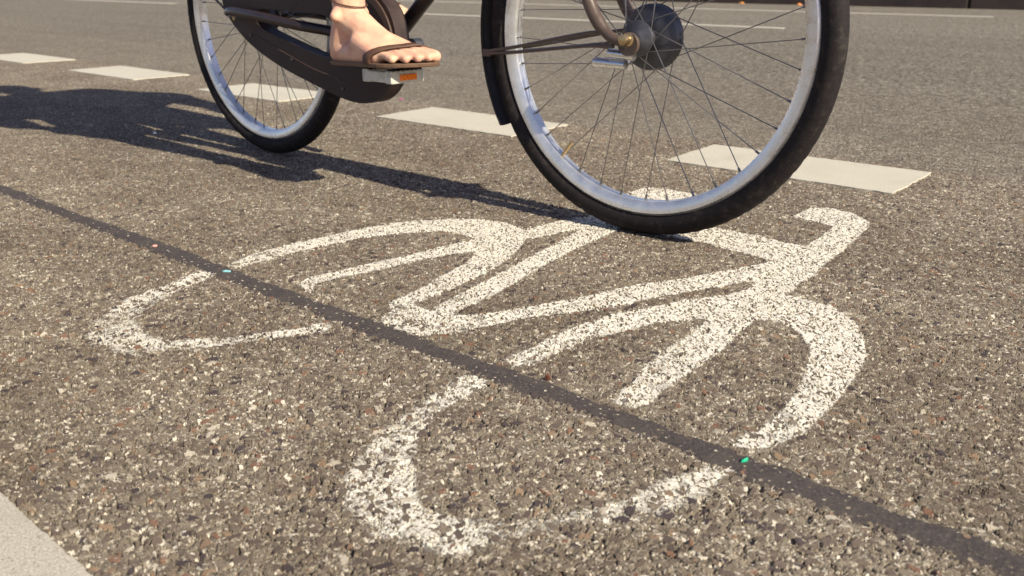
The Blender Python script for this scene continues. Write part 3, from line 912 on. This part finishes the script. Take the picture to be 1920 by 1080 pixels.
slot = smooth2([(0.105, 0.352), (0.135, 0.334), (0.229, 0.311), (0.330, 0.289), (0.392, 0.282), (0.418, 0.315), (0.410, 0.360), (0.369, 0.377), (0.25, 0.380), (0.135, 0.382), (0.108, 0.372)])
cc = plate(outer, [slot[::-1]], -0.084, -0.046).build("chaincase", M_CASE, bike, False, 0.007)
arc = np.radians(np.linspace(-38, 128, 40))
arc_ring = [(0.506 + 0.1215 * math.cos(q), 0.312 + 0.1215 * math.sin(q)) for q in arc] + [(0.506 + 0.1055 * math.cos(q), 0.312 + 0.1055 * math.sin(q)) for q in arc[::-1]]
plate(arc_ring, [], -0.0885, -0.0835).build("painted_sunlit_rim", M_CASE2, cc, False, 0.003)  # raised arc only where sun catches the front edge, its brightness put into colour

for x_, z_ in ((0.075, 0.318), (0.245, 0.268), (0.440, 0.214), (0.300, 0.410), (0.585, 0.245)):
    MB().disc_y((x_, -0.0845, z_), [(0.0015, -0.0022), (0.0042, -0.0018), (0.0048, 0.0), (0.0048, 0.002)], 14).build("screw", M_HUB, cc)
sm_ = MB().tube(spline([(0.095, -0.0845, 0.318), (0.229, -0.0845, 0.279), (0.336, -0.0845, 0.251), (0.430, -0.0845, 0.236)], 8), 0.0016, 6)
sm_.build("seam", M_CASE2, cc)
# cranks and pedals
def crank(sgn, px, pz):
    y0, y1 = sgn * 0.092, sgn * 0.100
    m = MB().tube([(0.505, y0, 0.305), (0.505 + (px - 0.505) * 0.5, sgn * 0.096, 0.305 + (pz - 0.305) * 0.5), (px, y1, pz)], [0.014, 0.010, 0.012], 12, True, 0.7)
    m.disc_y((0.505, sgn * 0.085, 0.305), [(0.006, -0.014), (0.017, -0.012), (0.017, 0.012), (0.006, 0.014)], 18)
    m.build("crank", M_HUB, bike)
    pd = MB()
    cy_ = sgn * 0.148
    for dx in (-0.036, 0.036):
        pd.box((px + dx, cy_, pz), (0.020, 0.088, 0.026))
    pd.box((px, cy_ + sgn * 0.040, pz), (0.060, 0.010, 0.022))
    pd.box((px, cy_ - sgn * 0.040, pz), (0.060, 0.010, 0.022))
    pd.tube([(px, sgn * 0.100, pz), (px, sgn * 0.190, pz)], 0.008, 10)
    p = pd.build("pedal", M_PEDAL, bike, False, 0.003)
    for dx in (-0.036, 0.036):
        tr_ = MB()
        for q in range(7):
            tr_.box((px + dx, cy_ + (q - 3) * 0.0118, pz + 0.0135), (0.019, 0.0075, 0.004))
        tr_.build("tread_pad", M_RUBBER, p, False)
    for dx in (-0.0475, 0.0475):
        MB().box((px + dx, cy_, pz - 0.001), (0.004, 0.044, 0.012)).build("reflector", M_AMBER, p, False, 0.001)
crank(-1, 0.694, 0.268)
crank(1, 0.316, 0.343)

# saddle, handlebar
sd = MB()
sd.cone((0.14, -0.055, 0.965), 0.055, (0.24, -0.012, 0.975), 0.030).cone((0.14, 0.055, 0.965), 0.055, (0.24, 0.012, 0.975), 0.030).cone((0.22, 0, 0.975), 0.032, (0.38, 0, 0.970), 0.020)
s = sd.build("saddle", M_LEATHER, bike)
sr = s.modifiers.new("remesh", 'REMESH'); sr.mode = 'VOXEL'; sr.voxel_size = 0.008; sr.use_smooth_shade = True
MB().tube([(0.265, 0, 0.895), (0.245, 0, 0.955)], 0.0125, 12).build("seat_post", M_CHROME, bike)
MB().tube([(0.96, 0, 0.97), (0.935, 0, 1.05), (0.98, 0, 1.065)], 0.011, 12).build("stem", M_CHROME, bike)
hb = MB()
hb.tube(spline([(0.70, -0.285, 1.035), (0.84, -0.285, 1.060), (0.96, -0.20, 1.075), (0.98, -0.06, 1.068), (0.98, 0.06, 1.068), (0.96, 0.20, 1.075), (0.84, 0.285, 1.060), (0.70, 0.285, 1.035)], 8), 0.011, 12)
hb = hb.build("handlebar", M_CHROME, bike)
for sgn in (-1, 1):
    MB().tube([(0.69, sgn * 0.285, 1.0335), (0.80, sgn * 0.285, 1.053)], 0.0165, 14).build("grip", M_RUBBER, hb)
rk = MB()
for sgn in (-1, 1):
    rk.tube([(-0.30, sgn * 0.06, 0.745), (0.17, sgn * 0.06, 0.745)], 0.005, 8)
    rk.tube([(-0.02, sgn * 0.068, 0.36), (-0.20, sgn * 0.06, 0.745)], 0.004, 8)
for xq in (-0.30, -0.18, -0.06, 0.06, 0.17):
    rk.tube([(xq, -0.06, 0.745), (xq, 0.06, 0.745)], 0.005, 8)
rk.build("carrier", M_GUARD, bike)

# ------------------------------------------------------------------ the rider
PX = Matrix.Translation((BX, BY, BZ)) @ Matrix.Rotation(R(-0.9), 4, 'Z')
fig = MB()
def chain(pts):
    for (a, ra), (b, rb) in zip(pts, pts[1:]):
        fig.cone(a, ra, b, rb)
def foot(sgn, dx, dz, knee, hip, pitch=0.0):
    """one leg from hip to toes; sgn -1 is the right side; returns the placing function of the foot"""
    y0 = -0.145
    out_ = -0.015 if sgn < 0 else 0.0
    def T(x, y, z):
        # pitch about the ball of the foot
        cx, cz = 0.70, 0.296
        x2, z2 = (x - cx) * 0.94, z - cz
        x3 = cx + x2 * math.cos(pitch) - z2 * math.sin(pitch)
        z3 = cz + x2 * math.sin(pitch) + z2 * math.cos(pitch)
        return (x3 + dx, -sgn * y if sgn > 0 else y + out_, z3 + dz)
    def c(*pts):
        chain([(T(*p[:3]), p[3]) for p in pts])
    c((0.530, y0, 0.318, 0.032), (0.556, y0 + 0.002, 0.386, 0.0345))                 # heel to ankle
    c((0.520, y0, 0.306, 0.026), (0.536, y0 + 0.001, 0.352, 0.024), (0.535, y0 + 0.003, 0.430, 0.021))   # tendon
    c((0.560, y0 + 0.003, 0.372, 0.036), (0.610, y0 + 0.004, 0.347, 0.0315), (0.660, y0 + 0.010, 0.327, 0.0235))
    c((0.540, y0 - 0.006, 0.306, 0.026), (0.612, y0 - 0.014, 0.305, 0.024), (0.688, -0.178, 0.302, 0.016))
    c((0.540, y0 + 0.004, 0.308, 0.026), (0.622, y0 + 0.016, 0.318, 0.024), (0.712, -0.110, 0.307, 0.019))
    ray = [(0.716, -0.109, 0.307, 0.0185), (0.722, -0.129, 0.308, 0.0155), (0.715, -0.147, 0.306, 0.0145), (0.704, -0.164, 0.304, 0.014), (0.688, -0.179, 0.302, 0.014)]
    for i, q in enumerate(ray):
        c((0.590 + 0.006 * i, y0 + 0.014 - 0.007 * i, 0.342 - 0.004 * i, 0.027), q)
    toes = [((0.756, -0.110, 0.307, 0.0125), (0.797, -0.114, 0.301, 0.0125)), ((0.762, -0.131, 0.311, 0.0090), (0.799, -0.133, 0.300, 0.0092)),
            ((0.752, -0.149, 0.310, 0.0086), (0.787, -0.151, 0.299, 0.0088)), ((0.736, -0.166, 0.308, 0.0084), (0.769, -0.168, 0.298, 0.0086)),
            ((0.716, -0.181, 0.305, 0.0082), (0.745, -0.184, 0.298, 0.0086))]
    for q, (a, b) in zip(ray, toes):
        c((q[0], q[1], q[2], q[3] * 0.72), a, b)
    c((0.557, -0.181, 0.380, 0.012), (0.556, -0.160, 0.395, 0.020))
    c((0.560, -0.108, 0.386, 0.012), (0.558, -0.126, 0.398, 0.020))
    an = T(0.557, y0 + 0.002, 0.392)
    lo = Vector(an)
    k = Vector(knee)
    m1 = lo.lerp(k, 0.25); m2 = lo.lerp(k, 0.62)
    chain([(lo, 0.0345), (m1, 0.0385), (m2 + Vector((-0.016, 0, 0)), 0.054), (k, 0.052), (k.lerp(Vector(hip), 0.5), 0.070), (Vector(hip), 0.088)])
    return T
hipR, hipL = (0.21, -0.095, 0.985), (0.21, 0.095, 0.985)
TR = foot(-1, 0.012, 0.006, (0.575, -0.195, 0.795), hipR, R(2))
TL = foot(1, -0.374, 0.080, (0.53, 0.125, 0.73), hipL, R(-6))
# trunk, neck, head, arms, hands
chain([((0.19, 0, 1.00), 0.125), ((0.22, 0, 1.14), 0.118), ((0.29, 0, 1.30), 0.128), ((0.33, 0, 1.42), 0.105), ((0.355, 0, 1.50), 0.060), ((0.385, 0, 1.57), 0.054)])
chain([((0.19, -0.06, 1.00), 0.115), ((0.19, 0.06, 1.00), 0.115)])
chain([((0.33, -0.165, 1.43), 0.058), ((0.33, 0.165, 1.43), 0.058)])
chain([((0.395, 0, 1.665), 0.092), ((0.435, 0, 1.655), 0.080)])
chain([((0.435, 0, 1.62), 0.066), ((0.465, 0, 1.585), 0.045)])
chain([((0.512, 0, 1.655), 0.010), ((0.530, 0, 1.628), 0.012)])                      # nose
chain([((0.500, -0.018, 1.597), 0.010), ((0.500, 0.018, 1.597), 0.010)])             # lips
for sgn in (-1, 1):
    chain([((0.405, sgn * 0.092, 1.66), 0.014), ((0.410, sgn * 0.094, 1.63), 0.010)])
    chain([((0.33, sgn * 0.18, 1.425), 0.054), ((0.43, sgn * 0.36, 1.20), 0.044), ((0.57, sgn * 0.35, 1.12), 0.040), ((0.685, sgn * 0.288, 1.062), 0.026)])
    chain([((0.690, sgn * 0.287, 1.066), 0.026), ((0.745, sgn * 0.286, 1.072), 0.024)])
    for i in range(4):                                                               # fingers closed round the grip
        xq = 0.700 + 0.021 * i
        zq = 1.036 + 0.0037 * i
        rr = 0.0085 - 0.0006 * abs(i - 1)
        arc = [((xq, sgn * (0.285 + 0.026 * math.cos(R(an))), zq + 0.026 * math.sin(R(an)))) for an in (80, 30, -20, -70, -120, -165)]
        chain([(p, rr) for p in arc])
    chain([((0.715, sgn * 0.272, 1.066), 0.013), ((0.755, sgn * 0.258, 1.050), 0.010), ((0.775, sgn * 0.262, 1.030), 0.0085)])
person = fig.build("person", M_SKIN, None, move=PX)
rm = person.modifiers.new("remesh", 'REMESH'); rm.mode = 'VOXEL'; rm.voxel_size = 0.0034; rm.use_smooth_shade = True
sm = person.modifiers.new("smooth", 'SMOOTH'); sm.factor = 0.5; sm.iterations = 5
tag(person, "rider in brown flip-flop sandals with one bare foot on the near pedal", "person")

def sandal(T, sgn):
    outl = [(0.492, -0.145), (0.497, -0.122), (0.52, -0.110), (0.60, -0.112), (0.68, -0.096), (0.74, -0.088), (0.79, -0.094), (0.808, -0.115), (0.802, -0.140), (0.780, -0.168), (0.745, -0.192), (0.70, -0.199), (0.62, -0.186), (0.53, -0.180), (0.502, -0.168)]
    o2 = smooth2(outl, 4)
    n_ = len(o2)
    vs = [T(0.655 + (x - 0.655) * 0.965, y, 0.2900) for x, y in o2] + [T(0.655 + (x - 0.655) * 0.945, y, 0.2815) for x, y in o2]
    fs = [tuple(range(n_)), tuple(range(2 * n_ - 1, n_ - 1, -1))] + [(i, n_ + i, n_ + (i + 1) % n_, (i + 1) % n_) for i in range(n_)]
    so = MB().add(vs, fs).build("sandal", M_SOLE, person, False, 0.002, move=PX)
    # broad strap over the base of the toes
    vs, fs = [], []
    A = [(0.676, -0.196, 0.288), (0.680, -0.198, 0.302), (0.698, -0.188, 0.3135), (0.716, -0.166, 0.3190), (0.734, -0.140, 0.3210), (0.744, -0.117, 0.3225), (0.746, -0.092, 0.315), (0.744, -0.086, 0.306), (0.742, -0.088, 0.288)]
    A = [tuple(v) for v in spline(A, 4)]
    for x_, y_, z_ in A:
        for dx_, dz_ in ((-0.012, 0.0030), (0.0, 0.0012), (0.011, -0.0005)):
            vs.append(T(x_ + dx_, y_, z_ + (dz_ if z_ > 0.30 else 0)))
    for i in range(len(A) - 1):
        for q in range(2):
            fs.append((i * 3 + q, i * 3 + q + 1, i * 3 + q + 4, i * 3 + q + 3))
    stp = MB().add(vs, fs).build("strap", M_SANDAL, so, True, 0, move=PX)
    sl_ = stp.modifiers.new("thickness", 'SOLIDIFY'); sl_.thickness = 0.003; sl_.offset = 0
    return so
def nails(T):
    for x_, y_, z_, r_ in ((0.7985, -0.114, 0.3105, 0.0078), (0.799, -0.133, 0.3072, 0.0056), (0.787, -0.151, 0.3060, 0.0054), (0.769, -0.168, 0.3050, 0.0052), (0.745, -0.184, 0.3048, 0.0048)):
        vs, fs = [], []
        for i in range(12):
            a = 2 * math.pi * i / 12
            u_, v_ = math.cos(a), math.sin(a)
            vs.append(T(x_ + u_ * r_ * 0.95, y_ + v_ * r_ * 0.85, z_ - u_ * r_ * 0.42 - 0.0022 * v_ * v_))
        for i in range(12):
            a = 2 * math.pi * i / 12
            u_, v_ = math.cos(a), math.sin(a)
            vs.append(T(x_ + u_ * r_ * 0.95, y_ + v_ * r_ * 0.85, z_ - u_ * r_ * 0.42 - 0.0022 * v_ * v_ - 0.003))
        fs = [tuple(range(12)), tuple(range(23, 11, -1))] + [(i, 12 + i, 12 + (i + 1) % 12, (i + 1) % 12) for i in range(12)]
        MB().add(vs, fs).build("toenail", M_NAIL, person, True, 0, move=PX)
nails(TR)
nails(TL)
sandal(TR, -1)
sandal(TL, 1)
ank = MB()
ring = []
for q in range(25):
    a = 2 * math.pi * q / 24
    ring.append(Vector((0.571 + 0.0425 * math.cos(a), -0.158 + 0.0375 * math.sin(a), 0.410 - 0.010 * math.cos(a))))
ank.tube(ring, 0.0013, 6, False)
ank.build("anklet", M_SANDAL, person, move=PX)
# dress, hair, eyes
dr = MB()
dr.cone((0.19, 0, 1.01), 0.140, (0.23, 0, 1.15), 0.128).cone((0.23, 0, 1.15), 0.128, (0.30, 0, 1.32), 0.140).cone((0.30, 0, 1.32), 0.138, (0.33, 0, 1.42), 0.108)
dr.cone((0.20, -0.07, 1.00), 0.125, (0.20, 0.07, 1.00), 0.125)
dr.cone((0.33, -0.16, 1.43), 0.066, (0.33, 0.16, 1.43), 0.066)
for sgn, kn in ((-1, (0.575, -0.195, 0.795)), (1, (0.53, 0.125, 0.73))):
    kv = Vector(kn); hv = Vector((0.21, sgn * 0.095, 0.985))
    dr.cone(hv, 0.125, hv.lerp(kv, 0.85), 0.100)
    dr.cone((0.33, sgn * 0.18, 1.42), 0.070, (0.42, sgn * 0.345, 1.22), 0.095)
    dr.cone((0.31, sgn * 0.20, 1.36), 0.115, (0.25, sgn * 0.19, 1.06), 0.120)
    dr.cone((0.34, sgn * 0.26, 1.30), 0.085, (0.36, sgn * 0.24, 1.12), 0.080)
    dr.cone((0.42, sgn * 0.345, 1.22), 0.085, (0.60, sgn * 0.33, 1.11), 0.055)
dro = dr.build("dress", M_DRESS, person, move=PX)
q = dro.modifiers.new("remesh", 'REMESH'); q.mode = 'VOXEL'; q.voxel_size = 0.009; q.use_smooth_shade = True
q = dro.modifiers.new("smooth", 'SMOOTH'); q.iterations = 6
hr = MB()
hr.cone((0.372, 0, 1.690), 0.092, (0.352, 0, 1.640), 0.088).cone((0.36, 0, 1.64), 0.080, (0.29, 0, 1.50), 0.050).cone((0.39, -0.03, 1.715), 0.062, (0.39, 0.03, 1.715), 0.062)
hro = hr.build("hair", M_HAIR, person, move=PX)
q = hro.modifiers.new("remesh", 'REMESH'); q.mode = 'VOXEL'; q.voxel_size = 0.008; q.use_smooth_shade = True
for sgn in (-1, 1):
    MB().disc_y((0.503, sgn * 0.032, 1.662), [(0.002, -0.010), (0.009, -0.006), (0.0105, 0), (0.009, 0.006), (0.002, 0.010)], 12).build("eye", M_EYE, person, move=PX)
